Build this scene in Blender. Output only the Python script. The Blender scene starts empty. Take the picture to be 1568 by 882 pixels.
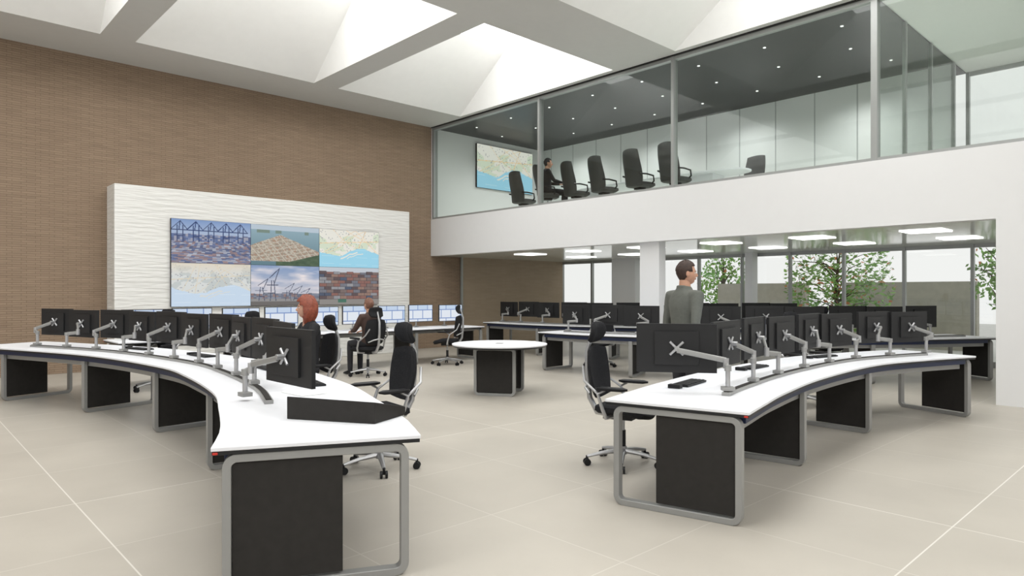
import bpy, bmesh, math, random
from mathutils import Vector, Matrix
random.seed(7)
RA = math.radians(43.2)
CA, SA = math.cos(RA), math.sin(RA)
def W(a, b):
    return Vector((a*CA-b*SA, a*SA+b*CA, 0))
def lin(c):
    return tuple(((x/255)/12.92 if x/255 <= 0.04045 else ((x/255+0.055)/1.055)**2.4) for x in c[:3])

# ------------------------------------------------------------ materials
def newmat(name):
    m = bpy.data.materials.new(name); m.use_nodes = True
    return m, m.node_tree.nodes, m.node_tree.links
def mat(name, rgb, rough=0.5, metal=0.0, var=0.06, scale=6.0, bump=0.0, spec=0.5):
    m, N, L = newmat(name)
    b = N['Principled BSDF']
    b.inputs['Roughness'].default_value = rough
    b.inputs['Metallic'].default_value = metal
    b.inputs['Specular IOR Level'].default_value = spec
    c = lin(rgb)
    tc = N.new('ShaderNodeTexCoord'); nz = N.new('ShaderNodeTexNoise')
    nz.inputs['Scale'].default_value = scale; nz.inputs['Detail'].default_value = 4
    L.new(tc.outputs['Object'], nz.inputs['Vector'])
    r = N.new('ShaderNodeValToRGB')
    r.color_ramp.elements[0].position = 0.3; r.color_ramp.elements[1].position = 0.7
    r.color_ramp.elements[0].color = tuple(x*(1-var) for x in c)+(1,)
    r.color_ramp.elements[1].color = tuple(min(1, x*(1+var)) for x in c)+(1,)
    L.new(nz.outputs['Fac'], r.inputs['Fac']); L.new(r.outputs['Color'], b.inputs['Base Color'])
    if bump:
        bp = N.new('ShaderNodeBump'); bp.inputs['Strength'].default_value = bump
        bp.inputs['Distance'].default_value = 0.01
        L.new(nz.outputs['Fac'], bp.inputs['Height']); L.new(bp.outputs['Normal'], b.inputs['Normal'])
    return m
def emis(name, rgb, s):
    m, N, L = newmat(name)
    for n in list(N):
        if n.type == 'BSDF_PRINCIPLED': N.remove(n)
    e = N.new('ShaderNodeEmission'); e.inputs['Color'].default_value = lin(rgb)+(1,)
    e.inputs['Strength'].default_value = s
    L.new(e.outputs[0], N['Material Output'].inputs['Surface'])
    return m
def glass(name, tint, base=0.03, k=0.35, rough=0.0):
    m, N, L = newmat(name)
    for n in list(N):
        if n.type == 'BSDF_PRINCIPLED': N.remove(n)
    t = N.new('ShaderNodeBsdfTransparent'); t.inputs['Color'].default_value = tint+(1,)
    g = N.new('ShaderNodeBsdfGlossy'); g.inputs['Roughness'].default_value = rough
    lw = N.new('ShaderNodeLayerWeight'); lw.inputs['Blend'].default_value = 0.5
    pw = N.new('ShaderNodeMath'); pw.operation = 'POWER'; pw.inputs[1].default_value = 4
    ma = N.new('ShaderNodeMath'); ma.operation = 'MULTIPLY_ADD'; ma.inputs[1].default_value = k; ma.inputs[2].default_value = base
    mx = N.new('ShaderNodeMixShader')
    L.new(lw.outputs['Facing'], pw.inputs[0]); L.new(pw.outputs[0], ma.inputs[0]); L.new(ma.outputs[0], mx.inputs[0])
    L.new(t.outputs[0], mx.inputs[1]); L.new(g.outputs[0], mx.inputs[2])
    L.new(mx.outputs[0], N['Material Output'].inputs['Surface'])
    return m
def brickmat(name, c1, c2, mortar, bw, rh, ms, offset, loc, plane, rough, bump, bdist=0.01, noise=0.0, spec=0.5, major=None, nscale=(1.3, 1.3)):
    m, N, L = newmat(name)
    b = N['Principled BSDF']; b.inputs['Roughness'].default_value = rough
    b.inputs['Specular IOR Level'].default_value = spec
    tc = N.new('ShaderNodeTexCoord'); sp = N.new('ShaderNodeSeparateXYZ'); cb = N.new('ShaderNodeCombineXYZ')
    L.new(tc.outputs['Object'], sp.inputs[0])
    src = {'xy': (0, 1), 'xz': (0, 2), 'yz': (1, 2)}[plane]
    for k in (0, 1):
        ad = N.new('ShaderNodeMath'); ad.operation = 'SUBTRACT'; ad.inputs[1].default_value = loc[k]
        L.new(sp.outputs[src[k]], ad.inputs[0]); L.new(ad.outputs[0], cb.inputs[k])
    def brick(c1, c2, mo, bw, rh, ms, off):
        br = N.new('ShaderNodeTexBrick'); br.offset = off; br.squash = 1
        br.inputs['Color1'].default_value = lin(c1)+(1,); br.inputs['Color2'].default_value = lin(c2)+(1,)
        br.inputs['Mortar'].default_value = lin(mo)+(1,)
        br.inputs['Scale'].default_value = 1; br.inputs['Mortar Size'].default_value = ms
        br.inputs['Mortar Smooth'].default_value = 0.6
        br.inputs['Brick Width'].default_value = bw; br.inputs['Row Height'].default_value = rh
        L.new(cb.outputs[0], br.inputs['Vector'])
        return br
    br = brick(c1, c2, mortar, bw, rh, ms, offset)
    col = br.outputs['Color']
    if major:
        b2_ = brick(c1, c1, major[3], major[0], major[1], major[2], 0.0)
        mm = N.new('ShaderNodeMix'); mm.data_type = 'RGBA'
        L.new(b2_.outputs['Fac'], mm.inputs[0]); L.new(col, mm.inputs[6]); mm.inputs[7].default_value = lin(major[3])+(1,)
        col = mm.outputs[2]
    mpn = N.new('ShaderNodeMapping'); mpn.inputs['Scale'].default_value = (nscale[0], nscale[1], 1)
    nz = N.new('ShaderNodeTexNoise'); nz.inputs['Scale'].default_value = 1.0; nz.inputs['Detail'].default_value = 5
    L.new(cb.outputs[0], mpn.inputs[0]); L.new(mpn.outputs[0], nz.inputs['Vector'])
    mx = N.new('ShaderNodeMix'); mx.data_type = 'RGBA'; mx.blend_type = 'OVERLAY'
    mx.inputs[0].default_value = noise
    L.new(col, mx.inputs[6]); L.new(nz.outputs['Fac'], mx.inputs[7])
    L.new(mx.outputs[2], b.inputs['Base Color'])
    if bump:
        bp = N.new('ShaderNodeBump'); bp.inputs['Strength'].default_value = bump; bp.inputs['Distance'].default_value = bdist
        bp.invert = True
        L.new(br.outputs['Fac'], bp.inputs['Height']); L.new(bp.outputs['Normal'], b.inputs['Normal'])
    return m

M = {}
M['ceil'] = mat('ceiling_plaster', (238, 238, 236), 0.8, var=0.01)  # lightened so the skylight glow on the coffer slopes is in the colour
M['ceilflat'] = mat('ceiling_plaster_shaded', (202, 202, 199), 0.8, var=0.01)  # same ceiling, greyed: shade on the bounce-lit flat parts is painted in
M['mezzceil'] = mat('gloss_soffit', (240, 244, 234), 0.1, var=0.01, spec=0.9)
M['band'] = mat('band_paint', (226, 226, 226), 0.6, var=0.005)
M['top'] = mat('white_laminate', (230, 231, 235), 0.4, var=0.005, spec=0.3)
M['edge'] = mat('black_edge', (16, 17, 20), 0.4)
M['silver'] = mat('silver_powdercoat', (150, 150, 148), 0.42, 0.3, var=0.02)
M['chrome'] = mat('brushed_aluminium', (175, 175, 176), 0.33, 0.6, var=0.02)
M['panel'] = mat('charcoal_panel', (46, 44, 42), 0.7, var=0.08, scale=20, spec=0.2)
M['navy'] = mat('navy_beam', (24, 38, 74), 0.45)
M['black'] = mat('black_plastic', (24, 24, 26), 0.45, var=0.1, spec=0.3)
M['mon'] = mat('monitor_back', (36, 36, 37), 0.5, var=0.05, spec=0.3)
M['mesh'] = mat('chair_fabric', (34, 34, 36), 0.85, var=0.15, scale=60, bump=0.3, spec=0.2)
M['leather'] = mat('grey_leather', (56, 55, 54), 0.55, var=0.08)
M['dark'] = mat('dark_ceiling', (44, 44, 43), 0.3, var=0.03, spec=0.12)
M['mull'] = mat('mullion_metal', (160, 162, 160), 0.35, 0.4, var=0.02)
M['red'] = mat('red_cap', (190, 40, 25), 0.5)
M['paper'] = mat('paper', (235, 235, 232), 0.8)
M['glass'] = glass('clear_glass', (0.90, 0.925, 0.91), 0.03, 0.3)
M['wglass'] = glass('window_glass', (0.98, 0.99, 0.985), 0.02, 0.2)
M['sky'] = emis('skylight_diffuser', (255, 255, 253), 6.2)
M['lamp'] = emis('light_panel', (255, 255, 250), 2.8)
M['spot'] = emis('downlight', (255, 255, 250), 2.0)
M['floor'] = brickmat('stone_tiles', (177, 171, 161), (173, 167, 157), (191, 186, 177), 1.0, 1.1, 0.0055, 0.0, (1.0, 1.2), 'xy', 0.4, 0.0, noise=0.14, spec=0.35, major=(4.0, 4.4, 0.006, (212, 208, 200)))
M['wood'] = brickmat('woven_wood', (148, 129, 110), (142, 123, 105), (120, 103, 87), 0.21, 0.040, 0.005, 0.37, (0, 0), 'xz', 0.85, 0.5, 0.008, noise=0.22, spec=0.1, nscale=(2.2, 16))
M['wood2'] = brickmat('light_wood', (168, 152, 132), (162, 146, 126), (148, 132, 113), 0.4, 0.042, 0.004, 0.5, (0, 0), 'xz', 0.75, 0.3, noise=0.1, spec=0.2)
M['mezzback'] = brickmat('wall_panels', (228, 229, 228), (218, 221, 220), (170, 173, 172), 0.9, 6.0, 0.02, 0.0, (0, 0), 'yz', 0.4, 0.2)
M['ground'] = mat('paving', (200, 200, 196), 0.9)
M['gwall'] = mat('render_wall', (176, 172, 160), 0.9)
M['leaf'] = mat('leaves', (130, 172, 88), 0.6, var=0.45, scale=2)
M['leafr'] = mat('red_leaves', (205, 130, 80), 0.6, var=0.3)
M['bark'] = mat('bark', (92, 76, 60), 0.9, var=0.3, scale=15)
M['skin'] = mat('skin', (190, 146, 122), 0.6, var=0.05, spec=0.3)
M['lip'] = mat('lips', (150, 82, 74), 0.5)
M['eyew'] = mat('eye_white', (215, 212, 206), 0.3)
M['iris'] = mat('iris', (40, 30, 22), 0.3)

m, N, L = newmat('white_wave_relief'); M['relief'] = m
b = N['Principled BSDF']; b.inputs['Base Color'].default_value = lin((222, 221, 217))+(1,); b.inputs['Roughness'].default_value = 0.55
tc = N.new('ShaderNodeTexCoord'); mp = N.new('ShaderNodeMapping'); mp.inputs['Scale'].default_value = (2.4, 2.4, 20)
nz = N.new('ShaderNodeTexNoise'); nz.inputs['Scale'].default_value = 1.0; nz.inputs['Detail'].default_value = 1
bp = N.new('ShaderNodeBump'); bp.inputs['Strength'].default_value = 0.6; bp.inputs['Distance'].default_value = 0.035
L.new(tc.outputs['Object'], mp.inputs[0]); L.new(mp.outputs[0], nz.inputs['Vector'])
L.new(nz.outputs['Fac'], bp.inputs['Height']); L.new(bp.outputs['Normal'], b.inputs['Normal'])
def attrmat(name, s):
    m, N, L = newmat(name)
    b = N['Principled BSDF']; b.inputs['Base Color'].default_value = (0.01, 0.01, 0.01, 1); b.inputs['Roughness'].default_value = 0.5
    b.inputs['Specular IOR Level'].default_value = 0.2
    at = N.new('ShaderNodeAttribute'); at.attribute_name = 'Col'
    L.new(at.outputs['Color'], b.inputs['Emission Color']); b.inputs['Emission Strength'].default_value = s
    return m
M['img'] = attrmat('display_picture', 0.98)

# ------------------------------------------------------------ mesh builder
class MB:
    def __init__(s):
        s.v = []; s.f = []; s.m = []; s.c = []; s.mats = []
    def add(s, vs, fs, mt, cols=None):
        if mt not in s.mats: s.mats.append(mt)
        k = s.mats.index(mt); o = len(s.v)
        s.v += [tuple(p) for p in vs]
        for i, f in enumerate(fs):
            s.f.append([o+j for j in f]); s.m.append(k)
            s.c.append(cols[i] if cols else (0, 0, 0))
    def box(s, c, d, mt, rz=0.0, rx=0.0):
        R = Matrix.Rotation(rz, 3, 'Z') @ Matrix.Rotation(rx, 3, 'X')
        vs = [Vector(c)+R @ Vector((x*d[0]/2, y*d[1]/2, z*d[2]/2)) for x in (-1, 1) for y in (-1, 1) for z in (-1, 1)]
        s.add(vs, [(0, 1, 3, 2), (4, 6, 7, 5), (0, 4, 5, 1), (2, 3, 7, 6), (0, 2, 6, 4), (1, 5, 7, 3)], mt)
    def b2(s, lo, hi, mt):
        s.box([(lo[i]+hi[i])/2 for i in range(3)], [abs(hi[i]-lo[i]) for i in range(3)], mt)
    def rings(s, R, mt, cap=True, closed=False):
        n = len(R[0]); vs = [p for r in R for p in r]; fs = []
        K = len(R)
        for i in range(K if closed else K-1):
            i2 = (i+1) % K
            for j in range(n):
                fs.append((i*n+j, i*n+(j+1) % n, i2*n+(j+1) % n, i2*n+j))
        if cap and not closed:
            fs.append(tuple(range(n))); fs.append(tuple((K-1)*n+j for j in range(n)))
        s.add(vs, fs, mt)
    def tube(s, pts, r, mt, n=10, closed=False, flat=1.0, up=None):
        pts = [Vector(p) for p in pts]; K = len(pts); R = []
        prev = None
        for i, p in enumerate(pts):
            if closed: t = pts[(i+1) % K]-pts[i-1]
            else: t = pts[min(i+1, K-1)]-pts[max(i-1, 0)]
            t.normalize()
            if prev is None:
                ref = Vector(up) if up else (Vector((0, 0, 1)) if abs(t.z) < 0.9 else Vector((0, 1, 0)))
                x = t.cross(ref).normalized()
            else:
                x = (prev-t*prev.dot(t)).normalized()
            prev = x; y = t.cross(x)
            rr = r[i] if isinstance(r, (list, tuple)) else r
            R.append([p+x*rr*math.cos(2*math.pi*j/n)+y*rr*flat*math.sin(2*math.pi*j/n) for j in range(n)])
        s.rings(R, mt, True, closed)
    def limb(s, pts, rad, mt, n=14, flat=1.0, up=None):
        P = [Vector(p) for p in pts]; P2 = []; R2 = []
        d0 = (P[0]-P[1]).normalized(); d1 = (P[-1]-P[-2]).normalized()
        for a in (80, 50, 20):
            A = math.radians(a); P2.append(P[0]+d0*rad[0]*math.sin(A)); R2.append(rad[0]*math.cos(A))
        for i in range(len(P)):
            P2.append(P[i]); R2.append(rad[i])
            if i < len(P)-1:
                P2.append((P[i]+P[i+1])/2); R2.append((rad[i]+rad[i+1])/2*1.03)
        for a in (20, 50, 80):
            A = math.radians(a); P2.append(P[-1]+d1*rad[-1]*math.sin(A)); R2.append(rad[-1]*math.cos(A))
        s.tube(P2, R2, mt, n, False, flat, up)
    def ell(s, c, r, mt, nu=16, nv=10, M3=None):
        R = []
        c = Vector(c)
        for i in range(nv+1):
            th = math.pi*(i+0.02)/(nv+0.04)
            ring = []
            for j in range(nu):
                ph = 2*math.pi*j/nu
                p = Vector((r[0]*math.sin(th)*math.cos(ph), r[1]*math.sin(th)*math.sin(ph), r[2]*math.cos(th)))
                if M3: p = M3 @ p
                ring.append(c+p)
            R.append(ring)
        s.rings(R, mt)
    def sheet(s, fn, nu, nv, th, mt):
        e = 1e-3; F = []; B = []
        for i in range(nu+1):
            for j in range(nv+1):
                u = -1+2*i/nu; v = -1+2*j/nv
                p = Vector(fn(u, v)); pu = Vector(fn(u+e, v))-Vector(fn(u-e, v)); pv = Vector(fn(u, v+e))-Vector(fn(u, v-e))
                nn = pu.cross(pv)
                nn = nn.normalized() if nn.length > 1e-9 else Vector((0, 0, 1))
                ed = max(abs(u), abs(v)); k = th/2*(1 if ed < 0.99 else 0.5)
                F.append(p+nn*k); B.append(p-nn*k)
        o = len(F); fs = []
        g = lambda i, j: i*(nv+1)+j
        for i in range(nu):
            for j in range(nv):
                fs.append((g(i, j), g(i+1, j), g(i+1, j+1), g(i, j+1)))
                fs.append((o+g(i, j), o+g(i, j+1), o+g(i+1, j+1), o+g(i+1, j)))
        for i in range(nu):
            fs.append((g(i, 0), o+g(i, 0), o+g(i+1, 0), g(i+1, 0)))
            fs.append((g(i, nv), g(i+1, nv), o+g(i+1, nv), o+g(i, nv)))
        for j in range(nv):
            fs.append((g(0, j), g(0, j+1), o+g(0, j+1), o+g(0, j)))
            fs.append((g(nu, j), o+g(nu, j), o+g(nu, j+1), g(nu, j+1)))
        s.add(F+B, fs, mt)
    def frame(s, o, u, n, w, h, rad, th, dep, mt, z0=0.0):
        o = Vector(o); u = Vector(u); n = Vector(n)
        def rr(ins, r):
            P = []
            x0, x1, y0, y1 = ins, w-ins, z0+ins, z0+h-ins
            for cx, cy, a0 in ((x1-r, y1-r, 0), (x0+r, y1-r, 90), (x0+r, y0+r, 180), (x1-r, y0+r, 270)):
                for k in range(7):
                    A = math.radians(a0+k*15)
                    P.append((cx+r*math.cos(A), cy+r*math.sin(A)))
            return P
        A = rr(0, rad); B = rr(th, max(rad-th, 0.01)); R = []
        for (ax, ay), (bx, by) in zip(A, B):
            R.append([o+u*ax+n*dep/2+Vector((0, 0, ay)), o+u*ax-n*dep/2+Vector((0, 0, ay)),
                      o+u*bx-n*dep/2+Vector((0, 0, by)), o+u*bx+n*dep/2+Vector((0, 0, by))])
        s.rings(R, mt, False, True)
    def mesh(s, name, smooth=True):
        me = bpy.data.meshes.new(name)
        me.from_pydata(s.v, [], s.f)
        for m_ in s.mats: me.materials.append(m_)
        for p, k in zip(me.polygons, s.m): p.material_index = k
        bm = bmesh.new(); bm.from_mesh(me); bmesh.ops.recalc_face_normals(bm, faces=bm.faces); bm.to_mesh(me); bm.free()
        if any(c != (0, 0, 0) for c in s.c):
            ca = me.color_attributes.new('Col', 'FLOAT_COLOR', 'CORNER')
            for p, c in zip(me.polygons, s.c):
                for li in p.loop_indices: ca.data[li].color = (c[0], c[1], c[2], 1)
        if smooth:
            for p in me.polygons: p.use_smooth = True
            me.set_sharp_from_angle(angle=math.radians(38))
        me.update()
        return me
    def obj(s, name, loc=(0, 0, 0), rz=0.0, smooth=True, bevel=0.0, parent=None):
        return place(s.mesh(name, smooth), name, loc, rz, bevel, parent)
def place(me, name, loc=(0, 0, 0), rz=0.0, bevel=0.0, parent=None):
    o = bpy.data.objects.new(name, me); bpy.context.scene.collection.objects.link(o)
    o.location = loc; o.rotation_euler = (0, 0, rz)
    if parent: o.parent = parent
    if bevel:
        md = o.modifiers.new('Bevel', 'BEVEL'); md.width = bevel; md.segments = 2; md.limit_method = 'ANGLE'; md.angle_limit = math.radians(50)
    return o
def room(mb, name, bevel=0.0, smooth=False):
    return mb.obj(name, (0, 0, 0), RA, smooth, bevel)

# ------------------------------------------------------------ room shell (local coords a, b, z)
HC = 5.98; BW = 14.77; AM = 10.85; AW = 16.1; ZM0 = 2.49; ZM1 = 3.48; ZF = 3.35
mb = MB(); mb.b2((-9, -8, -0.1), (AW+0.1, BW+0.2, 0), M['floor']); room(mb, 'floor')
mb = MB(); mb.b2((AW+0.1, -14, -0.16), (40, 34, -0.06), M['ground']); room(mb, 'ground')
mb = MB(); mb.b2((-9, BW, 0), (AM+0.02, BW+0.2, HC+0.1), M['wood']); room(mb, 'wall_left')
mb = MB(); mb.b2((AM+0.02, BW, 0), (11.87, BW+0.2, ZM0), M['wood']); mb.b2((11.87, BW-0.03, 0), (AW, BW+0.2, ZM0), M['wood2'])
mb.b2((11.84, BW-0.09, 0), (11.9, BW-0.03, ZM0), M['mull']); room(mb, 'wall_recess')
mb = MB(); mb.b2((AM+0.02, BW, ZM0), (AW, BW+0.2, HC+0.1), M['band']); room(mb, 'wall_meeting_side')
AE = [-9, -4.7, -1.27, -0.7, 2.75, 3.3, 6.73, 7.3, 10.72, AM]
BE = [-8, -4.2, 0.6, 2.1, 7.0, 8.45, 13.35, BW]
cA = [(-4.7, -1.27), (-0.7, 2.75), (3.3, 6.73), (7.3, 10.72)]; cB = [(-4.2, 0.6), (2.1, 7.0), (8.45, 13.35)]
mb = MB(); sky = MB(); rise = 1.2
for i in range(len(AE)-1):
    for j in range(len(BE)-1):
        a0, a1, b0, b1 = AE[i], AE[i+1], BE[j], BE[j+1]
        if (a0, a1) in cA and (b0, b1) in cB:
            lo = [(a0, b0), (a1, b0), (a1, b1), (a0, b1)]
            t0, t1, t2, t3 = a0+0.12, a1-0.12, b0+0.25, b1-1.85
            hi = [(t0, t2), (t1, t2), (t1, t3), (t0, t3)]
            vs = [(x, y, HC) for x, y in lo]+[(x, y, HC+rise) for x, y in hi]
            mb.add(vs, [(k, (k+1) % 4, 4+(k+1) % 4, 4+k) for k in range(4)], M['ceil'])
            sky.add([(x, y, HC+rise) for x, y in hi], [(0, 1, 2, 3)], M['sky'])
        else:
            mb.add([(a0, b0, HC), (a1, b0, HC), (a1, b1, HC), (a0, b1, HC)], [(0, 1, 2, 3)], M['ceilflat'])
room(mb, 'ceiling'); room(sky, 'skylight')
mb = MB()
mb.b2((AM+0.2, -8, ZM0), (AW, BW, ZF), M['mezzceil']); mb.b2((AM, -8, ZM0), (AM+0.2, BW, ZM1), M['band'])
room(mb, 'mezzanine_slab')
mb = MB(); mb.b2((AM, -8, 0), (AM+0.3, 2.107, ZM0), M['band']); room(mb, 'wall_right')
mb = MB(); mb.b2((10.98, 7.53, 0), (11.20, 7.98, ZM0), M['band']); room(mb, 'column')
mb = MB(); mb.b2((AM, 3.63, HC-0.02), (AW, BW, HC+0.1), M['dark']); room(mb, 'ceiling_meeting_room')
mb = MB(); mb.b2((AM, -8, HC), (AW, 3.63, HC+0.1), M['ceil']); room(mb, 'ceiling_corridor')
mb = MB(); mb.b2((15.2, 3.63, ZF), (15.35, BW, HC-0.02), M['mezzback']); room(mb, 'wall_meeting_back')
mb = MB(); ms = [14.72, 10.71, 7.165, 3.63, 0.1, -3.45, -7]
mb.b2((AM+0.09, -8, ZM1+0.04), (AM+0.105, BW, HC-0.07), M['glass'])
mb.b2((AM+0.04, -8, ZM1), (AM+0.16, BW, ZM1+0.05), M['mull']); mb.b2((AM+0.04, -8, HC-0.08), (AM+0.16, BW, HC-0.01), M['mull'])
for k in ms:
    w = 0.045 if k == 3.63 else 0.03
    mb.b2((AM+0.03, k-w, ZM1), (AM+0.17, k+w, HC-0.01), M['mull'])
room(mb, 'window_mezzanine')
mb = MB()
mb.b2((AM+0.17, 3.62, ZF), (15.2, 3.635, HC-0.02), M['glass'])
for k in (12.3, 13.7, 15.17): mb.b2((k-0.03, 3.6, ZF), (k+0.03, 3.66, HC-0.02), M['mull'])
room(mb, 'glass_partition')
def winwall(name, a, b0, b1, z0, z1, step, th=0.03):
    mb = MB()
    mb.b2((a+0.02, b0, z0), (a+0.03, b1, z1), M['wglass'])
    mb.b2((a, b0, z0), (a+0.06, b1, z0+0.12), M['mull']); mb.b2((a, b0, z1-0.08), (a+0.06, b1, z1), M['mull'])
    k = b1
    while k > b0:
        mb.b2((a-0.02, k-th, z0), (a+0.08, k+th, z1), M['mull']); k -= step
    room(mb, name)
winwall('window_1', AW, -8, BW, 0, ZM0, 1.25)
winwall('window_2', AW, -8, 3.6, ZF, HC, 1.7)
mb = MB()
for k0, k1 in ((11.65, 12.5), (8.08, 8.28), (1.0, 1.4)): mb.b2((AW-0.3, k0, 0), (AW-0.03, k1, ZM0), M['band'])
room(mb, 'wall_window_piers')
mb = MB(); mb.b2((3.157, 14.2, 0), (9.76, BW, 3.545), M['relief']); room(mb, 'wall_feature', 0.01)
mb = MB()
for a in (12.2, 14.2):
    for k in range(7):
        bb = 1.5+1.8*k
        mb.b2((a-0.3, bb-0.3, ZM0-0.015), (a+0.3, bb+0.3, ZM0-0.001), M['lamp'])
room(mb, 'ceiling_light_panels')
mb = MB()
for a in (11.7, 12.9, 14.1):
    for k in range(8):
        bb = 4.4+1.35*k+(0.3 if a == 12.9 else 0)
        R = [[(a+0.026*math.cos(t*math.pi/6), bb+0.026*math.sin(t*math.pi/6), z) for t in range(12)] for z in (HC-0.03, HC-0.021)]
        mb.rings([[Vector(p) for p in r] for r in R], M['spot'])
room(mb, 'ceiling_downlights')
for a in (12.6, 14.2):
    for k in range(4):
        p = W(a, 5.2+2.6*k)
        ld = bpy.data.lights.new('downlight_lamp', 'SPOT'); ld.energy = 140; ld.spot_size = math.radians(150); ld.spot_blend = 1; ld.shadow_soft_size = 0.08
        lo = bpy.data.objects.new('downlight_lamp', ld); bpy.context.scene.collection.objects.link(lo); lo.location = (p.x, p.y, HC-0.08)

# ------------------------------------------------------------ pictures on screens
def hsh(i, j, s=0):
    k = math.sin(i*12.9898+j*78.233+s*37.7)*43758.5453
    return k-math.floor(k)
def vn(x, y, seed=0):
    xi, yi = math.floor(x), math.floor(y); fx, fy = x-xi, y-yi
    h = lambda i, j: hsh(i*9.7, j*3.9, seed)
    fx = fx*fx*(3-2*fx); fy = fy*fy*(3-2*fy)
    return (h(xi, yi)*(1-fx)+h(xi+1, yi)*fx)*(1-fy)+(h(xi, yi+1)*(1-fx)+h(xi+1, yi+1)*fx)*fy
def fb(x, y, s=0): return (vn(x, y, s)+0.5*vn(2*x, 2*y, s+1)+0.25*vn(4*x, 4*y, s+2))/1.75
def mixc(a, b, t):
    t = max(0, min(1, t)); return tuple(a[i]*(1-t)+b[i]*t for i in range(3))
def seg(u, v, x0, y0, x1, y1, w):
    dx, dy = x1-x0, y1-y0; t = max(0, min(1, ((u-x0)*dx+(v-y0)*dy)/(dx*dx+dy*dy)))
    return (u-x0-t*dx)**2+((v-y0-t*dy)*0.56)**2 < w*w
def img_port(u, v):
    sky = mixc((180, 193, 214), (128, 154, 198), (v-0.6)/0.4)
    for k in range(5):
        x0 = 0.07+k*0.19; col = (48, 66, 114) if k % 2 else (62, 76, 114)
        for q in ((x0, 0.5, x0, 0.86), (x0+0.07, 0.5, x0+0.07, 0.86), (x0-0.08, 0.76, x0+0.13, 0.76), (x0+0.02, 0.76, x0+0.035, 0.96), (x0+0.035, 0.96, x0-0.07, 0.77), (x0+0.035, 0.96, x0+0.12, 0.77), (x0, 0.62, x0+0.07, 0.62)):
            if seg(u, v, *q, 0.006): return col
    if v > 0.66+0.02*hsh(int(u*26), 1): return sky
    if v > 0.5:
        k = hsh(int(u*30), int(v*26), 2); return mixc([(70, 88, 136), (108, 120, 156), (150, 146, 160), (60, 70, 108)][int(k*3.99)], sky, 0.25)
    # container rows in perspective
    r = int(math.log(0.25+v)*18); k = hsh(int((u-0.5)*(14+v*30)+60), r, 4)
    pal = [(96, 110, 150), (170, 172, 186), (172, 136, 126), (76, 86, 120), (206, 208, 214), (118, 128, 160), (148, 118, 114)]
    c = mixc(pal[int(k*6.99)], (124, 130, 156), 0.35)
    if (math.log(0.25+v)*18) % 1 < 0.2: c = mixc(c, (60, 66, 92), 0.4)
    return c
def img_aerial(u, v):
    if v > 0.88: return (186, 200, 212)
    sea = mixc((96, 126, 136), (150, 176, 188), v)
    if v > 0.80 and fb(u*5, 1, 3) > 0.45: return (120, 138, 128)
    top = 0.76-abs(u-0.42)*0.7
    land = v < top+0.03*fb(u*9, v*6, 4) and v > 0.10+max(0, u-0.55)*0.45
    if land:
        p = (u+0.5*v); q = (v-0.35*u)
        if abs((p*9) % 1-0.5) > 0.43 or abs((q*11) % 1-0.5) > 0.42: return (196, 188, 174)
        k = hsh(int(p*36), int(q*40), 3)
        return mixc([(172, 160, 142), (148, 136, 124), (166, 128, 108), (200, 193, 180)][int(k*3.99)], (168, 158, 142), 0.35)
    if v < 0.34 and u > 0.35: return mixc((56, 76, 58), (98, 116, 92), fb(u*12, v*12, 2))
    return sea
def coastal(u, v, land, sea, road, patch, s):
    coast = 0.40+0.10*math.sin(u*7+s)+0.16*(fb(u*6, 2.2, s)-0.5)
    if v < coast:
        if seg(u, v, 0.35, coast-0.07, 0.62, coast-0.10, 0.010) or seg(u, v, 0.45, coast-0.16, 0.72, coast-0.15, 0.006): return land
        if abs((v*5+0.2*u) % 1-0.5) < 0.02: return mixc(sea, (255, 255, 255), 0.3)
        return sea
    g = fb(u*6, v*5, s+2)
    c = land
    if g > 0.60: c = patch
    for k in range(7):
        x0 = hsh(k, 1, s); x1 = hsh(k, 2, s)
        if seg(u, v, x0, coast, x1, 1.0, 0.0035): c = road
    if seg(u, v, 0, 0.62, 1, 0.74, 0.005): c = road
    if hsh(int(u*70), int(v*40), s) > 0.94: c = mixc(c, (140, 140, 150), 0.5)
    return c
def img_map(u, v): return coastal(u, v, (234, 232, 222), (158, 214, 236), (236, 206, 160), (214, 224, 202), 3)
def img_map2(u, v):
    c = coastal(u, v, (218, 221, 219), (202, 220, 238), (222, 210, 186), (198, 204, 203), 9)
    return mixc(c, (228, 216, 196), max(0, (v-0.72)*3)*(1 if v > 0.6 else 0))
def img_crane(u, v):
    c = mixc((226, 216, 214), (140, 160, 194), v*1.1)
    c = mixc(c, (238, 228, 228), max(0, fb(u*4, v*8, 6)-0.45)*2.2)
    for x0, h, w in ((0.30, 0.86, 0.006), (0.14, 0.62, 0.005), (0.52, 0.52, 0.004), (0.64, 0.46, 0.004), (0.76, 0.40, 0.004)):
        for q in ((x0-0.03, 0.12, x0-0.01, h*0.72), (x0+0.05, 0.12, x0+0.02, h*0.72), (x0-0.08, h*0.6, x0+0.08, h*0.6), (x0+0.02, h*0.6, x0+0.10, h*1.08), (x0+0.10, h*1.08, x0-0.04, h*0.8), (x0-0.02, h*0.36, x0+0.04, h*0.36)):
            if seg(u, v, *q, w): return (78, 84, 106)
    if v < 0.10: return (110, 106, 104)
    if v < 0.17: return (146, 144, 144)
    if v < 0.28+0.04*hsh(int(u*18), 0, 3): return mixc([(92, 98, 116), (128, 102, 98), (114, 122, 138), (84, 90, 104)][int(hsh(int(u*26), int(v*24), 2)*3.99)], c, 0.2)
    return c
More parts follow.
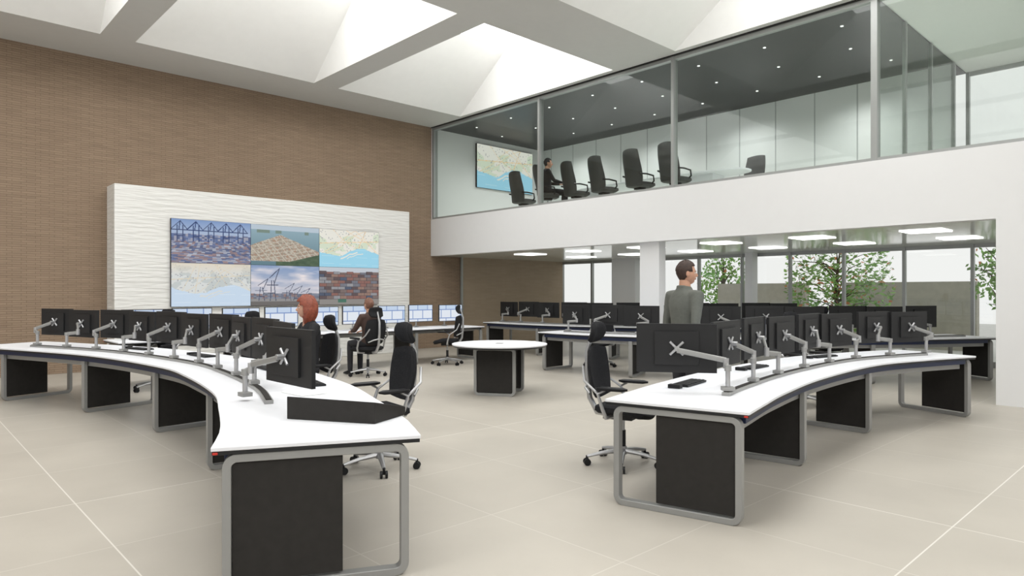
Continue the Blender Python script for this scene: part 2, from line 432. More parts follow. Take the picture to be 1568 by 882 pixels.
def img_stack(u, v):
    if v > 0.86+0.04*hsh(int(u*9), 0, 1): return (196, 202, 210)
    if v < 0.15: return (142, 138, 134) if not (0.30 < u < 0.44 and v > 0.05) else (72, 114, 98)
    r = int((v-0.15)*12); k = hsh(int(u*9+0.3*(r % 2)), r, 5); fx = (u*9+0.3*(r % 2)) % 1; fy = ((v-0.15)*12) % 1
    c = [(144, 104, 96), (122, 124, 134), (98, 84, 86), (154, 154, 158), (152, 124, 112), (84, 94, 114), (128, 112, 108)][int(k*6.99)]
    if fx < 0.06 or fy < 0.12: c = mixc(c, (48, 46, 54), 0.55)
    elif (u*90) % 1 < 0.4: c = mixc(c, (60, 56, 62), 0.15)
    return c
def display(name, a0, a1, z0, z1, bfront, fn, nx=160, ny=90):
    mb = MB(); w = a1-a0; h = z1-z0
    mb.b2((-w/2-0.004, 0.005, -h/2-0.004), (w/2+0.004, 0.06, h/2+0.004), M['black'])
    vs = [(-w/2+w*i/nx, 0, -h/2+h*j/ny) for j in range(ny+1) for i in range(nx+1)]
    fs = []; cs = []
    for j in range(ny):
        for i in range(nx):
            fs.append((j*(nx+1)+i, j*(nx+1)+i+1, (j+1)*(nx+1)+i+1, (j+1)*(nx+1)+i))
            cs.append(lin([max(1, c) for c in fn((i+0.5)/nx, (j+0.5)/ny)]))
    mb.add(vs, fs, M['img'], cs)
    p = W((a0+a1)/2, bfront)
    mb.obj(name, (p.x, p.y, (z0+z1)/2), RA, False)
fns = [[img_map2, img_crane, img_stack], [img_port, img_aerial, img_map]]
for r in range(2):
    for c in range(3):
        display('video_wall_screen', 4.12+1.567*c+0.004, 4.12+1.567*(c+1)-0.004, 1.22+0.87*r+0.003, 1.22+0.87*(r+1)-0.003, 14.135, fns[r][c])
display('wall_television', 12.43, 14.67, 4.53, 5.78, BW-0.07, img_map, 128, 72)

# ------------------------------------------------------------ curved control desks
class Curve:
    def __init__(s, pts):
        P = [Vector((x, y, 0)) for x, y in pts]
        P = [P[0]*2-P[1]]+P+[P[-1]*2-P[-2]]; s.p = []
        for i in range(1, len(P)-2):
            for k in range(20):
                t = k/20; a, b, c, d = P[i-1:i+3]
                s.p.append(0.5*((2*b)+(c-a)*t+(2*a-5*b+4*c-d)*t*t+(3*b-a-3*c+d)*t**3))
        s.p.append(P[-2]); s.s = [0]
        for i in range(1, len(s.p)): s.s.append(s.s[-1]+(s.p[i]-s.p[i-1]).length)
        s.L = s.s[-1]
    def raw(s, q):
        q = max(0, min(s.L-1e-5, q)); i = 0
        while s.s[i+1] < q: i += 1
        return s.p[i].lerp(s.p[i+1], (q-s.s[i])/(s.s[i+1]-s.s[i]))
    def at(s, q):
        return s.raw(q), (s.raw(q+0.22)-s.raw(q-0.22)).normalized()
    def near(s, x, y):
        return min(range(len(s.p)), key=lambda i: (s.p[i]-Vector((x, y, 0))).length)
def desk(pts, side, fr, width=1.0, name='control_desk', panelfrac=0.6, rails=()):
    C = Curve(pts)
    def fn(q):
        p, t = C.at(q); n = Vector((t.y, -t.x, 0)) if side == 'R' else Vector((-t.y, t.x, 0))
        return p, t, n
    O = C.p[0].copy(); mb = MB(); K = 48
    def strip(o0, o1, z0, z1, mt, s0=0.0, s1=None, K=48):
        s1 = C.L if s1 is None else s1; R = []
        for i in range(K+1):
            p, t, n = fn(s0+(s1-s0)*i/K); p = p-O
            R.append([p+n*o0+Vector((0, 0, z1)), p+n*o1+Vector((0, 0, z1)), p+n*o1+Vector((0, 0, z0)), p+n*o0+Vector((0, 0, z0))])
        mb.rings(R, mt)
    strip(0, width, 0.722, 0.742, M['top'])
    strip(0.004, width-0.004, 0.702, 0.7215, M['edge'], 0.004, C.L-0.004)
    strip(0.10, 0.125, 0.585, 0.685, M['silver'], 0.15, C.L-0.15)
    strip(0.05, 0.11, 0.645, 0.7015, M['navy'], 0.12, C.L-0.12)
    strip(width-0.26, width-0.2, 0.64, 0.7015, M['silver'], 0.12, C.L-0.12)
    for a, b_ in rails:
        strip(0.285, 0.345, 0.742, 0.768, M['silver'], a, b_, 30)
        strip(0.295, 0.335, 0.768, 0.774, M['panel'], a+0.01, b_-0.01, 30)
    for q in fr:
        if isinstance(q, tuple): q = C.s[C.near(*q)]
        q = min(max(q, 0.045), C.L-0.045)
        p, t, n = fn(q); p = p-O
        mb.frame(p+n*0.05, n, t, width-0.11, 0.701, 0.07, 0.042, 0.065, M['silver'])
        w = (width-0.11)*panelfrac
        c = p+n*(0.05+0.045+w/2)
        mb.box((c.x, c.y, 0.355), (w, 0.035, 0.60), M['panel'], math.atan2(n.y, n.x))
    for q in (0.01, C.L-0.01):
        p, t, n = fn(q); c = p-O+n*0.02
        mb.box((c.x, c.y, 0.711), (0.025, 0.025, 0.012), M['red'], math.atan2(n.y, n.x))
    mb.obj(name, tuple(O), 0, True, 0.003)
    return C, fn

# ------------------------------------------------------------ monitor on arm
m, N, L = newmat('desktop_screen'); M['screen'] = m
bb = N['Principled BSDF']; bb.inputs['Roughness'].default_value = 0.3; bb.inputs['Base Color'].default_value = (0.02, 0.02, 0.02, 1)
tc = N.new('ShaderNodeTexCoord'); sp = N.new('ShaderNodeSeparateXYZ'); cb = N.new('ShaderNodeCombineXYZ'); br = N.new('ShaderNodeTexBrick')
L.new(tc.outputs['Object'], sp.inputs[0]); L.new(sp.outputs[0], cb.inputs[0]); L.new(sp.outputs[2], cb.inputs[1])
br.inputs['Scale'].default_value = 1; br.inputs['Brick Width'].default_value = 0.27; br.inputs['Row Height'].default_value = 0.19
br.inputs['Mortar Size'].default_value = 0.010
br.inputs['Color1'].default_value = lin((238, 242, 248))+(1,); br.inputs['Color2'].default_value = lin((180, 204, 234))+(1,); br.inputs['Mortar'].default_value = lin((120, 148, 200))+(1,)
L.new(cb.outputs[0], br.inputs['Vector']); L.new(br.outputs['Color'], bb.inputs['Emission Color']); bb.inputs['Emission Strength'].default_value = 0.95
def monitor_mesh(mx, my, yaw=0.0, lift=0.0, ww=0.33):
    mb = MB()
    mb.box((0, 0, 0.014), (0.09, 0.07, 0.028), M['silver'])
    mb.tube([(0, 0, 0.02), (0, 0, 0.17)], 0.018, M['chrome'], 12)
    mb.tube([(0, 0, 0.145), (0, 0, 0.19)], 0.026, M['silver'], 12)
    ex = (0.17 if mx <= 0 else -0.17)+mx*0.5; el = Vector((ex, my*0.25, 0.19))
    mb.tube([(0, 0, 0.172), el], 0.015, M['silver'], 8, flat=1.5)
    mb.tube([el-Vector((0, 0, 0.03)), el+Vector((0, 0, 0.045))], 0.022, M['chrome'], 12)
    zc = 0.30+lift
    R = Matrix.Rotation(yaw, 3, 'Z'); c = Vector((mx, my, zc))
    T = lambda x, y, z: c+R @ Vector((x, y, z))
    mb.tube([el+Vector((0, 0, 0.03)), T(0, -0.06, -0.01)], 0.014, M['silver'], 8, flat=1.5)
    mb.tube([T(0, -0.07, 0), T(0, -0.02, 0)], 0.019, M['chrome'], 12)
    for s in (-1, 1):
        a = T(-0.05, -0.014, -0.05*s); d = T(0.05, -0.014, 0.05*s)
        mb.tube([a, d], 0.010, M['chrome'], 8)
    def bx(x0, x1, y0, y1, z0, z1, mt):
        vs = [T(x, y, z) for x in (x0, x1) for y in (y0, y1) for z in (z0, z1)]
        mb.add(vs, [(0, 1, 3, 2), (4, 6, 7, 5), (0, 4, 5, 1), (2, 3, 7, 6), (0, 2, 6, 4), (1, 5, 7, 3)], mt)
    w, h = ww, 0.187
    bx(-w, w, 0.012, 0.04, -h, h, M['mon']); bx(-w*0.55, w*0.55, -0.006, 0.012, -h*0.68, h*0.68, M['mon'])
    bx(-w+0.012, w-0.012, 0.040, 0.0415, -h+0.012, h-0.012, M['screen'])
    return mb.mesh('computer_monitor')
MON = [monitor_mesh(0, 0.2), monitor_mesh(0.05, 0.21, 0.06, 0.01), monitor_mesh(-0.04, 0.2, -0.05, -0.005)]
MONL = monitor_mesh(-0.35, 0.14, -0.12, ww=0.30)
MONR = monitor_mesh(0.42, 0.10, 0.0)
def mon_at(me, p, n, dz=0.742):
    place(me, 'computer_monitor', (p.x, p.y, dz), math.atan2(n.y, n.x)-math.pi/2, 0.003)
def monitors(fn, s0, s1, step=0.69, off=0.315, dz=0.7745, reach=0.2):
    q = s0; i = 0; last = None
    while q <= s1:
        p, t, n = fn(q); c = p+n*(off+reach)
        if last is None or (c-last).length >= step:
            mon_at(MON[(i*7+i//2) % 3], p+n*off, n, dz); last = c; i += 1
        q += 0.01
mb = MB(); mb.box((0, 0, 0.009), (0.42, 0.14, 0.014), M['black'])
for r in range(4):
    for k in range(13):
        mb.box((-0.186+k*0.031, -0.048+r*0.031, 0.019), (0.025, 0.025, 0.006), M['mon'])
mb.box((0.30, 0, 0.016), (0.06, 0.10, 0.03), M['black'])
KB = mb.mesh('keyboard', False)
mb = MB(); mb.box((0, 0, 0.003), (0.21, 0.297, 0.004), M['paper']); PAP = mb.mesh('paper_sheet', False)
def kb(fn, qs, off=0.76):
    for q in qs:
        p, t, n = fn(q); p = p+n*off
        place(KB, 'keyboard', (p.x, p.y, 0.7425), math.atan2(n.y, n.x)-math.pi/2+math.pi, 0.002)
# left near
C1, f1 = desk([(-1.47, 3.27), (-1.62, 3.72), (-1.93, 4.41), (-2.29, 5.13), (-2.99, 6.15), (-3.69, 6.97), (-5.2, 8.2), (-7.0, 9.18), (-7.7, 9.5)], 'R',
              [0.03, (-2.6, 5.65), (-3.88, 7.1), (-5.35, 8.3), (-7.05, 9.2)], 1.03, rails=[(1.25, 8.2)], panelfrac=0.58)
mon_at(MONR, Vector((-1.87, 4.70, 0)), Vector((0.72, 0.70, 0)), 0.7745)
monitors(f1, 2.1, C1.L-0.9)
kb(f1, [2.1, 3.4, 5.0, 6.5])
# right near
C2, f2 = desk([(1.50, 4.24), (1.73, 4.59), (2.09, 5.12), (2.78, 6.0), (3.84, 7.08), (4.7, 7.62), (5.55, 8.02)], 'L',
              [0.03, (2.55, 5.75), (3.86, 7.1), 99], 1.0, rails=[(0.6, 5.2)])
mon_at(MONL, Vector((1.60, 4.97, 0)), Vector((0.05, 1, 0)), 0.7745)
monitors(f2, 1.3, C2.L-0.25)
kb(f2, [1.05, 2.5, 4.0])
# far right
C3, f3 = desk([(0.5, 12.95), (1.4, 12.1), (2.6, 11.45), (4.2, 11.0), (6.3, 10.95), (8.2, 11.35)], 'L', [0.1, 2.0, 4.0, 6.0, 99], 0.95, rails=[(0.4, 8.0)])
monitors(f3, 0.5, C3.L-0.4)
# far middle
C4, f4 = desk([(-0.75, 17.3), (0.35, 16.1), (1.6, 15.2), (3.2, 14.6), (5.0, 14.35), (7.0, 14.6)], 'L', [0.1, 1.9, 3.8, 5.6, 99], 0.95, rails=[(0.3, 8.0)])
monitors(f4, 0.4, C4.L-0.4)
# back, by the video wall
pa = [W(a, 12.4) for a in (2.6, 4.4, 6.2, 8.0, 9.9)]
C5, f5 = desk([(p.x, p.y) for p in pa], 'R', [0.1, 1.9, 3.7, 5.5, 99], 0.95)
monitors(f5, 0.5, C5.L-0.4, 0.78, 0.16, 0.742)

# desktop console wedge
mb = MB()
P = [Vector((-1.35, 4.02, 0)), Vector((-0.79, 3.86, 0)), Vector((-0.66, 4.16, 0)), Vector((-1.22, 4.32, 0))]
O = (P[0]+P[2])/2
bt = [p-O for p in P]; tp = [p-O+Vector((0, 0, h)) for p, h in zip(P, (0.135, 0.125, 0.05, 0.06))]
mb.add(bt+tp, [(0, 1, 2, 3), (4, 5, 6, 7), (0, 1, 5, 4), (1, 2, 6, 5), (2, 3, 7, 6), (3, 0, 4, 7)], M['panel'])
mb.obj('desktop_console', (O.x, O.y, 0.743), 0, False, 0.004)
for q, o_ in ((1.65, 0.6), (2.75, 0.75)):
    p, t, n = f1(q); p = p+n*o_; place(PAP, 'paper_sheet', (p.x, p.y, 0.743), 0.5*q)

# round meeting table
mb = MB()
R = []
for z, r in ((0.715, 0.69), (0.722, 0.705), (0.742, 0.71)):
    R.append([Vector((r*math.cos(t*math.pi/32), r*math.sin(t*math.pi/32), z)) for t in range(64)])
mb.rings(R[1:], M['top']); mb.rings([[p+Vector((0, 0, -0.017)) for p in R[0]], [p*0.995 for p in R[1]]], M['edge'])
for y in (-0.27, 0.27):
    mb.frame((-0.31, y, 0), (1, 0, 0), (0, 1, 0), 0.62, 0.70, 0.07, 0.04, 0.06, M['silver'])
    mb.box((0, y, 0.355), (0.535, 0.03, 0.62), M['panel'])
for x in (-0.2, 0.2): mb.box((x, 0, 0.355), (0.03, 0.5, 0.6), M['panel'])
mb.box((0, 0, 0.745), (0.1, 0.1, 0.006), M['silver'])
mb.obj('round_table', (-0.185, 10.0, 0), math.radians(-14), True, 0.003)

# ------------------------------------------------------------ chairs
def star(mb, mt, zcol, r=0.32):
    for k in range(5):
        A = 2*math.pi*k/5+0.3; d = Vector((math.cos(A), math.sin(A), 0))
        mb.tube([d*0.03+Vector((0, 0, 0.12)), d*0.18+Vector((0, 0, 0.105)), d*r+Vector((0, 0, 0.078))], [0.03, 0.022, 0.016], mt, 8, flat=0.8)
        c = d*r; s = Vector((-d.y, d.x, 0))
        mb.tube([c+Vector((0, 0, 0.03)), c+Vector((0, 0, 0.085))], 0.011, M['black'], 8)
        for q in (-1, 1):
            mb.tube([c+s*q*0.012+Vector((0, 0, 0.03)), c+s*q*0.03+Vector((0, 0, 0.03))], 0.03, M['black'], 14)
    mb.tube([(0, 0, 0.09), (0, 0, 0.16)], 0.035, mt, 14)
    mb.tube([(0, 0, 0.15), (0, 0, 0.30)], 0.026, M['black'], 12); mb.tube([(0, 0, 0.28), (0, 0, zcol)], 0.018, M['chrome'], 12)
def sq(u, v, k=0.28):
    return u*math.sqrt(1-k*v*v), v*math.sqrt(1-k*u*u)
def office_chair():
    mb = MB(); star(mb, M['chrome'], 0.42)
    mb.box((0, -0.02, 0.425), (0.18, 0.26, 0.05), M['black'])
    def seat(u, v):
        x, y = sq(u, v)
        return (x*0.25, y*0.245+0.03, 0.485+0.018*x*x-0.05*max(0, y)**3+0.012*max(0, -y)**2)
    mb.sheet(seat, 12, 12, 0.075, M['mesh'])
    def back(u, v):
        x, z = sq(u, v, 0.22); w = 0.235-0.03*z*z-0.02*(1-z)*0.5
        y = -0.235-0.05*(z+1)/2-0.03*math.sin((z+1)*1.4)+0.055*x*x+0.02
        return (x*w, y, 0.80+z*0.23)
    mb.sheet(back, 12, 14, 0.035, M['mesh'])
    def head(u, v):
        x, z = sq(u, v, 0.3)
        return (x*0.15, -0.25+0.03*x*x-0.03*z*z+0.02*z, 1.15+z*0.09)
    mb.sheet(head, 10, 8, 0.045, M['mesh'])
    mb.tube([(0, -0.08, 0.43), (0, -0.24, 0.44), (0, -0.31, 0.56), (0, -0.335, 0.78), (0, -0.335, 0.98), (0, -0.30, 1.08), (0, -0.28, 1.16)],
            [0.03, 0.028, 0.024, 0.022, 0.02, 0.016, 0.014], M['chrome'], 10)
    mb.tube([(-0.17, -0.24, 0.62), (-0.10, -0.31, 0.66), (0, -0.335, 0.68), (0.10, -0.31, 0.66), (0.17, -0.24, 0.62)], 0.012, M['chrome'], 8)
    for s in (-1, 1):
        mb.tube([(s*0.12, -0.05, 0.43), (s*0.26, -0.06, 0.44), (s*0.29, -0.08, 0.52), (s*0.29, -0.12, 0.64), (s*0.285, -0.06, 0.675)],
                [0.018, 0.018, 0.016, 0.014, 0.012], M['chrome'], 8)
        mb.tube([(s*0.285, -0.12, 0.64), (s*0.25, -0.26, 0.74), (s*0.18, -0.30, 0.86)], 0.011, M['chrome'], 8)
        def pad(u, v, s=s):
            x, y = sq(u, v, 0.4)
            return (s*0.285+x*0.042, 0.0+y*0.14, 0.69)
        mb.sheet(pad, 6, 8, 0.03, M['black'])
    return mb.mesh('office_chair')
OC = office_chair()
def face(dx, dy): return math.atan2(dy, dx)-math.pi/2
def chair(x, y, dx, dy): place(OC, 'office_chair', (x, y, 0), face(dx, dy))
chair(-1.13, 5.72, -0.82, -0.6); chair(0.97, 5.87, 0.88, -0.48)
chair(-2.30, 7.64, -0.8, -0.6); chair(-2.60, 12.1, -0.75, 0.66); chair(-1.35, 14.0, -0.98, 0.15)
chair(-3.75, 9.2, -0.5, -0.85); chair(-5.5, 10.35, -0.4, -0.9)
chair(3.9, 8.9, 0.55, -0.83); chair(1.8, 13.65, -0.3, -0.95); chair(5.9, 12.6, 0.0, -1)
def conf_chair():
    mb = MB(); star(mb, M['chrome'], 0.40, 0.3)
    mb.box((0, 0, 0.405), (0.16, 0.2, 0.04), M['black'])
    def seat(u, v):
        x, y = sq(u, v); return (x*0.27, y*0.25+0.02, 0.47+0.03*x*x)
    mb.sheet(seat, 10, 10, 0.10, M['leather'])
    def back(u, v):
        x, z = sq(u, v, 0.16); return (x*(0.25-0.02*z), -0.23-0.10*(z+1)/2+0.06*x*x-0.02*math.sin(z*2.5), 0.85+z*0.38)
    mb.sheet(back, 10, 14, 0.065, M['leather'])
    for s in (-1, 1):
        mb.tube([(s*0.2, 0.1, 0.44), (s*0.30, 0.12, 0.55), (s*0.30, 0.10, 0.66), (s*0.30, -0.1, 0.68), (s*0.25, -0.26, 0.68)], 0.018, M['black'], 8)
    return mb.mesh('conference_chair')
CC = conf_chair()
for a, b_, da, db in ((12.0, 7.82, 1, -.1), (12.0, 8.72, 1, -.15), (12.0, 9.71, 1, -.2), (12.0, 10.55, 1, -.25), (11.75, 11.25, 1, -.7), (12.0, 12.35, 1, -.1), (14.0, 7.25, -1, .1)):
    p = W(a, b_); d = W(da, db); place(CC, 'conference_chair', (p.x, p.y, ZF), face(d.x, d.y))
mb = MB()
R = [[Vector((0.5*(abs(math.cos(t))**0.6)*math.copysign(1, math.cos(t)), 2.5*(abs(math.sin(t))**0.8)*math.copysign(1, math.sin(t)), z)) for t in [2*math.pi*k/48 for k in range(48)]] for z in (0.70, 0.74)]
mb.rings(R, M['top'])
for y in (-1.5, 1.5):
    mb.box((0, y, 0.36), (0.45, 0.6, 0.68), M['top']); mb.box((0, y, 0.015), (0.6, 0.8, 0.03), M['silver'])
p = W(13.15, 9.3); mb.obj('conference_table', (p.x, p.y, ZF), RA, True, 0.004)

# ------------------------------------------------------------ people
def hand(mb, wr, d, up, side, mt, L=0.18):
    d = d.normalized(); up = (up-d*up.dot(d)).normalized(); lat = d.cross(up)
    R = []
    for t, rx, ry in ((-0.02, 0.024, 0.02), (0.0, 0.026, 0.018), (0.03, 0.038, 0.016), (0.07, 0.042, 0.014), (0.092, 0.038, 0.011)):
        R.append([wr+d*t+lat*rx*math.cos(2*math.pi*j/12)+up*ry*math.sin(2*math.pi*j/12) for j in range(12)])
    mb.rings(R, mt)
    for k, ln in enumerate((0.072, 0.082, 0.076, 0.060)):
        o = wr+d*0.085+lat*(side*(0.03-0.02*k))
        c1 = o+d*ln*0.45-up*0.004; c2 = c1+(d*0.85-up*0.5).normalized()*ln*0.3; c3 = c2+(d*0.55-up*0.83).normalized()*ln*0.28
        mb.tube([o, c1, c2, c3], [0.009, 0.0085, 0.008, 0.006], mt, 8)
    o = wr+d*0.028+lat*side*0.03; a = (d*0.65+lat*side*0.7-up*0.25).normalized()
    mb.tube([o, o+a*0.035, o+a*0.035+(a+d*0.6).normalized()*0.03], [0.012, 0.010, 0.007], mt, 8)
def headmesh(c, yaw, hairmat, style, parent, pitch=0.0):
    Rz = Matrix.Rotation(yaw, 3, 'Z') @ Matrix.Rotation(pitch, 3, 'X'); c = Vector(c)
    def shape(ux, uy, uz, k=1.0):
        x, y, z = 0.075*ux*k, 0.096*uy*k, 0.118*uz*k
        if uz < 0:
            x *= 1-0.30*(-uz)**1.6
            if uy < 0: y *= 1-0.40*(-uz)
            else: y += 0.010*(-uz)
        return x, y, z
    mb = MB(); R = []
    for i in range(33):
        th = math.pi*(i+0.05)/32.1; ring = []
        for j in range(48):
            ph = 2*math.pi*j/48; ux, uy, uz = math.sin(th)*math.cos(ph), math.sin(th)*math.sin(ph), math.cos(th)
            x, y, z = shape(ux, uy, uz)
            if uy > 0:
                g = lambda a, b, sa, sb: math.exp(-((x-a)/sa)**2-((z-b)/sb)**2)
                y *= 0.95
                y += 0.024*g(0, -0.024, 0.012, 0.016)+0.011*g(0, -0.004, 0.009, 0.02)
                y += 0.005*g(0, 0.026, 0.05, 0.009)-0.007*g(0.031, 0.006, 0.016, 0.012)-0.007*g(-0.031, 0.006, 0.016, 0.012)
                y += 0.006*g(0, -0.057, 0.02, 0.008)+0.009*g(0, -0.09, 0.02, 0.014)
            ring.append(c+Rz @ Vector((x, y, z)))
        R.append(ring)
    mb.rings(R, M['skin'])
    for s in (-1, 1):
        mb.ell(c+Rz @ Vector((s*0.031, 0.074, 0.004)), (0.013, 0.010, 0.008), M['eyew'], 12, 8)
        mb.ell(c+Rz @ Vector((s*0.031, 0.081, 0.004)), (0.006, 0.005, 0.006), M['iris'], 10, 6)
        mb.ell(c+Rz @ Vector((s*0.031, 0.084, 0.024)), (0.017, 0.005, 0.003), hairmat, 10, 6)
        mb.ell(c+Rz @ Vector((s*0.076, -0.006, -0.004)), (0.009, 0.019, 0.031), M['skin'], 12, 8, Rz)
    mb.ell(c+Rz @ Vector((0, 0.090, -0.056)), (0.021, 0.008, 0.007), M['lip'], 12, 6, Rz)
    mb.limb([c+Rz @ Vector((0, -0.02, -0.06)), c+Vector((0, -0.02, -0.21))], [0.052, 0.062], M['skin'])
    mb.obj('head', parent=parent)
    hb = MB(); nu, nv = 48, 32; vs = []; fs = []
    k = 1.12 if style == 'short' else 1.28
    for i in range(nv+1):
        th = math.pi*(i+0.02)/(nv+0.04)
        for j in range(nu):
            ph = 2*math.pi*j/nu; ux, uy, uz = math.sin(th)*math.cos(ph), math.sin(th)*math.sin(ph), math.cos(th)
            kk = k+0.035*math.sin(ph*9+th*5)+0.02*math.sin(ph*23)
            if style == 'short' and uz < 0.1: kk = 1.06
            x, y, z = shape(ux, uy, uz, kk)
            if style == 'long' and uz < 0: z *= 1.35; y = 0.096*uy*kk; x = 0.075*ux*kk*1.08
            vs.append(c+Rz @ Vector((x, y-0.006, z+0.004)))
    for i in range(nv):
        for j in range(nu):
            th = math.pi*(i+0.5)/nv; ph = 2*math.pi*(j+0.5)/nu
            uy, uz = math.sin(th)*math.sin(ph), math.cos(th)
            if style == 'short': keep = (uy > 0.45 and uz > 0.52) or (0.0 < uy <= 0.45 and uz > 0.12) or (uy <= 0.0 and uz > -0.12-0.5*min(1, -uy*2.5))
            else: keep = (uy > 0.55 and uz > 0.5) or (uy <= 0.55 and uz > 0.2) or (uy <= 0.28)
            if keep: fs.append((i*nu+j, i*nu+(j+1) % nu, (i+1)*nu+(j+1) % nu, (i+1)*nu+j))
    hb.add(vs, fs, hairmat); ho = hb.obj('hair', parent=parent)
    md = ho.modifiers.new('Solid', 'SOLIDIFY'); md.thickness = 0.012; md.offset = -1
def remesh(o, v=0.013):
    md = o.modifiers.new('Remesh', 'REMESH'); md.mode = 'VOXEL'; md.voxel_size = v; md.use_smooth_shade = True
    md = o.modifiers.new('Smooth', 'SMOOTH'); md.iterations = 5; md.factor = 0.6
def person(name, loc, rz, J, coat, trou, hairmat, style='short', yaw=0.0, pitch=0.0, fem=False):
    e = bpy.data.objects.new(name, None); bpy.context.scene.collection.objects.link(e); e.location = loc; e.rotation_euler = (0, 0, rz)
    e.empty_display_size = 0.2
    V = Vector; hip = V(J['hip']); ch = V(J['chest']); nk = V(J['neck'])
    mb = MB(); R = []; sh = 0.88 if fem else 1.0
    for t, rx, ry in ((-0.16, 0.165, 0.125), (0.0, 0.168, 0.125), (0.3, 0.150, 0.112), (0.6, 0.165, 0.118), (0.85, 0.185, 0.122), (1.0, 0.19, 0.112), (1.12, 0.165, 0.095), (1.2, 0.10, 0.075), (1.27, 0.062, 0.060)):
        if t <= 1: p = hip.lerp(ch, t)
        else: p = ch.lerp(nk, (t-1)/0.27)
        R.append([p+V((rx*sh*math.cos(2*math.pi*j/24), ry*sh*math.sin(2*math.pi*j/24), 0)) for j in range(24)])
    mb.rings(R, coat)
    hb = MB()
    for s in (-1, 1):
        S = V(J['sho']); S.x *= s; E = V(J['elb%d' % s]); Wt = V(J['wri%d' % s])
        mb.limb([ch*0.4+S*0.6, S, S.lerp(E, 0.5), E, E.lerp(Wt, 0.4), Wt], [0.07*sh, 0.066*sh, 0.054*sh, 0.046*sh, 0.042*sh, 0.031], coat)
        hand(hb, Wt+(Wt-E).normalized()*0.01, (Wt-E), V(J.get('up', (0, 0, 1))), -s, M['skin'])
    if name == 'standing_man':
        r = 0.066
        mb.tube([V((nk.x+r*1.05*math.cos(a), nk.y+r*math.sin(a)+0.004, nk.z-0.012+0.012*math.cos(a+math.pi/2))) for a in [2*math.pi*k/20 for k in range(20)]], 0.014, coat, 8, closed=True)
    o = mb.obj('jacket', parent=e); remesh(o)
    hb.obj('hands', parent=e)
    mb = MB(); sb = MB()
    mb.ell(hip+V((0, 0, -0.04)), (0.16*sh, 0.115, 0.12), trou)
    for s in (-1, 1):
        H = V((s*0.09, hip.y, hip.z-0.04)); K = V(J['kne%d' % s]); A = V(J['ank%d' % s])
        mb.limb([H, H.lerp(K, 0.5), K, K.lerp(A, 0.4), A], [0.088, 0.078, 0.058, 0.056, 0.046], trou)
        z0 = A.z-0.085
        R = []
        for y, rx, h in ((-0.065, 0.026, 0.06), (-0.04, 0.036, 0.085), (0.03, 0.038, 0.085), (0.09, 0.044, 0.06), (0.15, 0.042, 0.045), (0.19, 0.022, 0.03)):
            R.append([V((A.x+rx*math.cos(2*math.pi*j/12), A.y+y, z0+h/2+h/2*math.sin(2*math.pi*j/12))) for j in range(12)])
        sb.rings(R, M['black'])
    o = mb.obj('trousers', parent=e); remesh(o)
    sb.obj('shoes', parent=e)
    headmesh(J['head'], yaw, hairmat, style, e, pitch)
stand = dict(hip=(0, 0, 0.98), chest=(0, -0.01, 1.42), neck=(0, -0.015, 1.565), sho=(0.19, -0.01, 1.475), head=(0, 0.02, 1.695),
             elb1=(0.25, -0.10, 1.19), wri1=(0.25, 0.10, 0.96), **{'elb-1': (-0.25, -0.02, 1.18), 'wri-1': (-0.22, 0.20, 1.02)},
             kne1=(0.10, 0.03, 0.52), ank1=(0.11, -0.02, 0.085), **{'kne-1': (-0.10, 0.02, 0.52), 'ank-1': (-0.11, 0.05, 0.085)})
stand['up'] = (0.0, 1.0, 0.2)
sit = dict(hip=(0, -0.08, 0.62), chest=(0, -0.10, 1.02), neck=(0, -0.085, 1.15), sho=(0.175, -0.09, 1.07), head=(0, -0.05, 1.275),
           elb1=(0.23, 0.05, 0.83), wri1=(0.14, 0.26, 0.80), **{'elb-1': (-0.23, 0.05, 0.83), 'wri-1': (-0.14, 0.26, 0.80)},
           kne1=(0.11, 0.36, 0.58), ank1=(0.11, 0.36, 0.09), **{'kne-1': (-0.11, 0.36, 0.58), 'ank-1': (-0.11, 0.36, 0.09)})
jk = mat('jacket_olive_grey', (94, 96, 90), 0.85, var=0.06, scale=40, bump=0.2)
bk = mat('black_cloth', (26, 26, 30), 0.85); br_ = mat('brown_cloth', (70, 52, 46), 0.85); tr = mat('dark_trousers', (40, 40, 44), 0.85)
h1 = mat('dark_brown_hair', (52, 34, 25), 0.6, var=0.3, scale=50); h2 = mat('red_hair', (128, 62, 42), 0.5, var=0.3, scale=50)
h3 = mat('grey_brown_hair', (120, 84, 68), 0.6, var=0.3, scale=50); h4 = mat('black_hair', (22, 18, 18), 0.6)
person('standing_man', (1.76, 6.82, 0), face(0.88, 0.48), stand, jk, tr, h1, 'short', yaw=-0.50)
person('seated_woman', (-2.37, 7.57, 0.05), face(-0.8, -0.6), sit, bk, tr, h2, 'long', yaw=-0.45, fem=True)
person('seated_man', (-2.62, 12.12, 0), face(-0.75, 0.66), sit, br_, tr, h3, 'short')
d = W(1, -0.7).normalized(); p = W(11.75, 11.25)+d*0.06
person('seated_man', (p.x, p.y, ZF), face(d.x, d.y), sit, bk, bk, h4, 'short', yaw=-0.2)

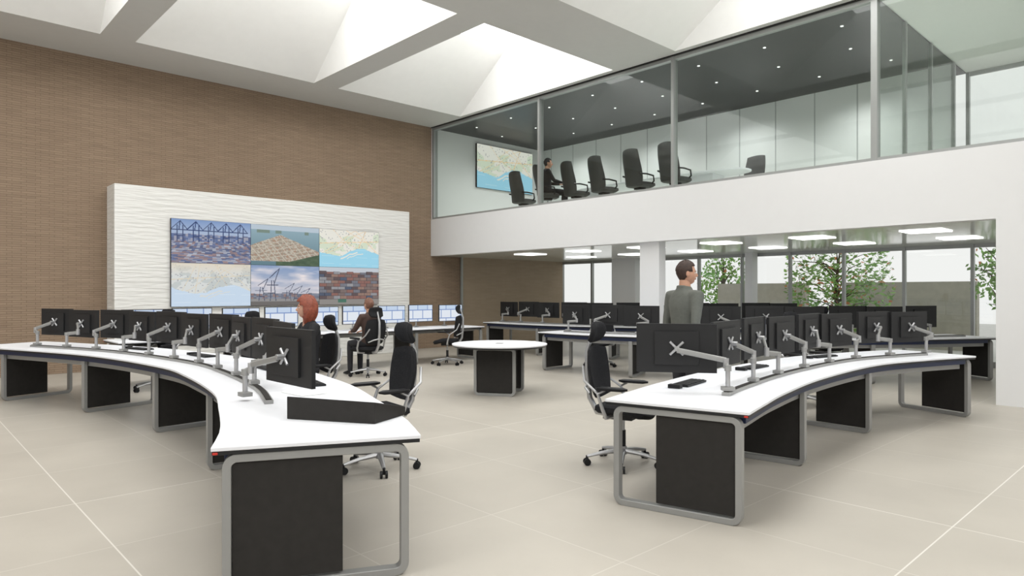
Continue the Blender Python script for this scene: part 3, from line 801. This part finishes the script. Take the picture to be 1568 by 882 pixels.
# ------------------------------------------------------------ outside
mb = MB(); mb.b2((21, 4.5, -0.06), (21.3, 7.8, 1.8), M['gwall']); mb.b2((21, 9.0, -0.06), (21.3, 12.0, 1.8), M['gwall'])
room(mb, 'garden_wall')
def tree(pos, leaves, R0, zc, zr, red):
    mb = MB()
    mb.tube([(0, 0, 0), (0.05, 0.02, 0.8), (-0.04, 0.05, 1.6), (0.06, 0, 2.6)], [0.08, 0.065, 0.05, 0.02], M['bark'], 10)
    for k in range(26):
        A = random.uniform(0, 6.28); z = random.uniform(0.9, 2.3); l = random.uniform(0.5, 1.2)*R0/1.45
        e_ = Vector((math.cos(A)*l, math.sin(A)*l, z+random.uniform(0.2, 0.8)))
        mb.tube([(0, 0, z), e_*0.5+Vector((0, 0, z*0.5+0.1)), e_], [0.022, 0.013, 0.006], M['bark'], 6)
    for k in range(leaves):
        while True:
            q = Vector((random.uniform(-1, 1), random.uniform(-1, 1), random.uniform(-1, 1)))
            if q.length < 1 and vn(q.x*4+9, q.z*4+q.y*3+9, 3) > 0.42: break
        c = Vector((q.x*R0, q.y*R0, zc+q.z*zr)); s = random.uniform(0.03, 0.06)
        n1 = Vector((random.gauss(0, 1), random.gauss(0, 1), random.gauss(0, 1))).normalized(); n2 = n1.orthogonal().normalized()
        mb.add([c-n1*s*1.6, c+n2*s*0.8, c+n1*s*1.6, c-n2*s*0.8], [(0, 1, 2, 3)], M['leafr'] if random.random() < red else M['leaf'])
    mb.obj('tree', (pos.x, pos.y, -0.06), random.random()*3, False)
tree(W(18.6, 7.1), 2500, 1.40, 1.9, 1.45, 0.08)
tree(W(22.5, 12.6), 900, 1.0, 2.0, 1.0, 0.02)
tree(W(19.5, 3.6), 500, 0.8, 2.0, 0.9, 0.02)

# ------------------------------------------------------------ world, camera
w = bpy.data.worlds.new('World'); bpy.context.scene.world = w; w.use_nodes = True
bg = w.node_tree.nodes['Background']; bg.inputs[0].default_value = (1.0, 0.995, 0.98, 1); bg.inputs[1].default_value = 0.98
cd = bpy.data.cameras.new('Camera'); cam = bpy.data.objects.new('Camera', cd); bpy.context.scene.collection.objects.link(cam)
cam.location = (0, 0, 1.5); cam.rotation_euler = (math.radians(90), 0, 0)
cd.sensor_width = 36; cd.lens = 36*1027/1568; cd.shift_y = 0.0045; cd.clip_start = 0.05
sc = bpy.context.scene; sc.camera = cam
sc.view_settings.view_transform = 'Standard'; sc.view_settings.exposure = -0.08
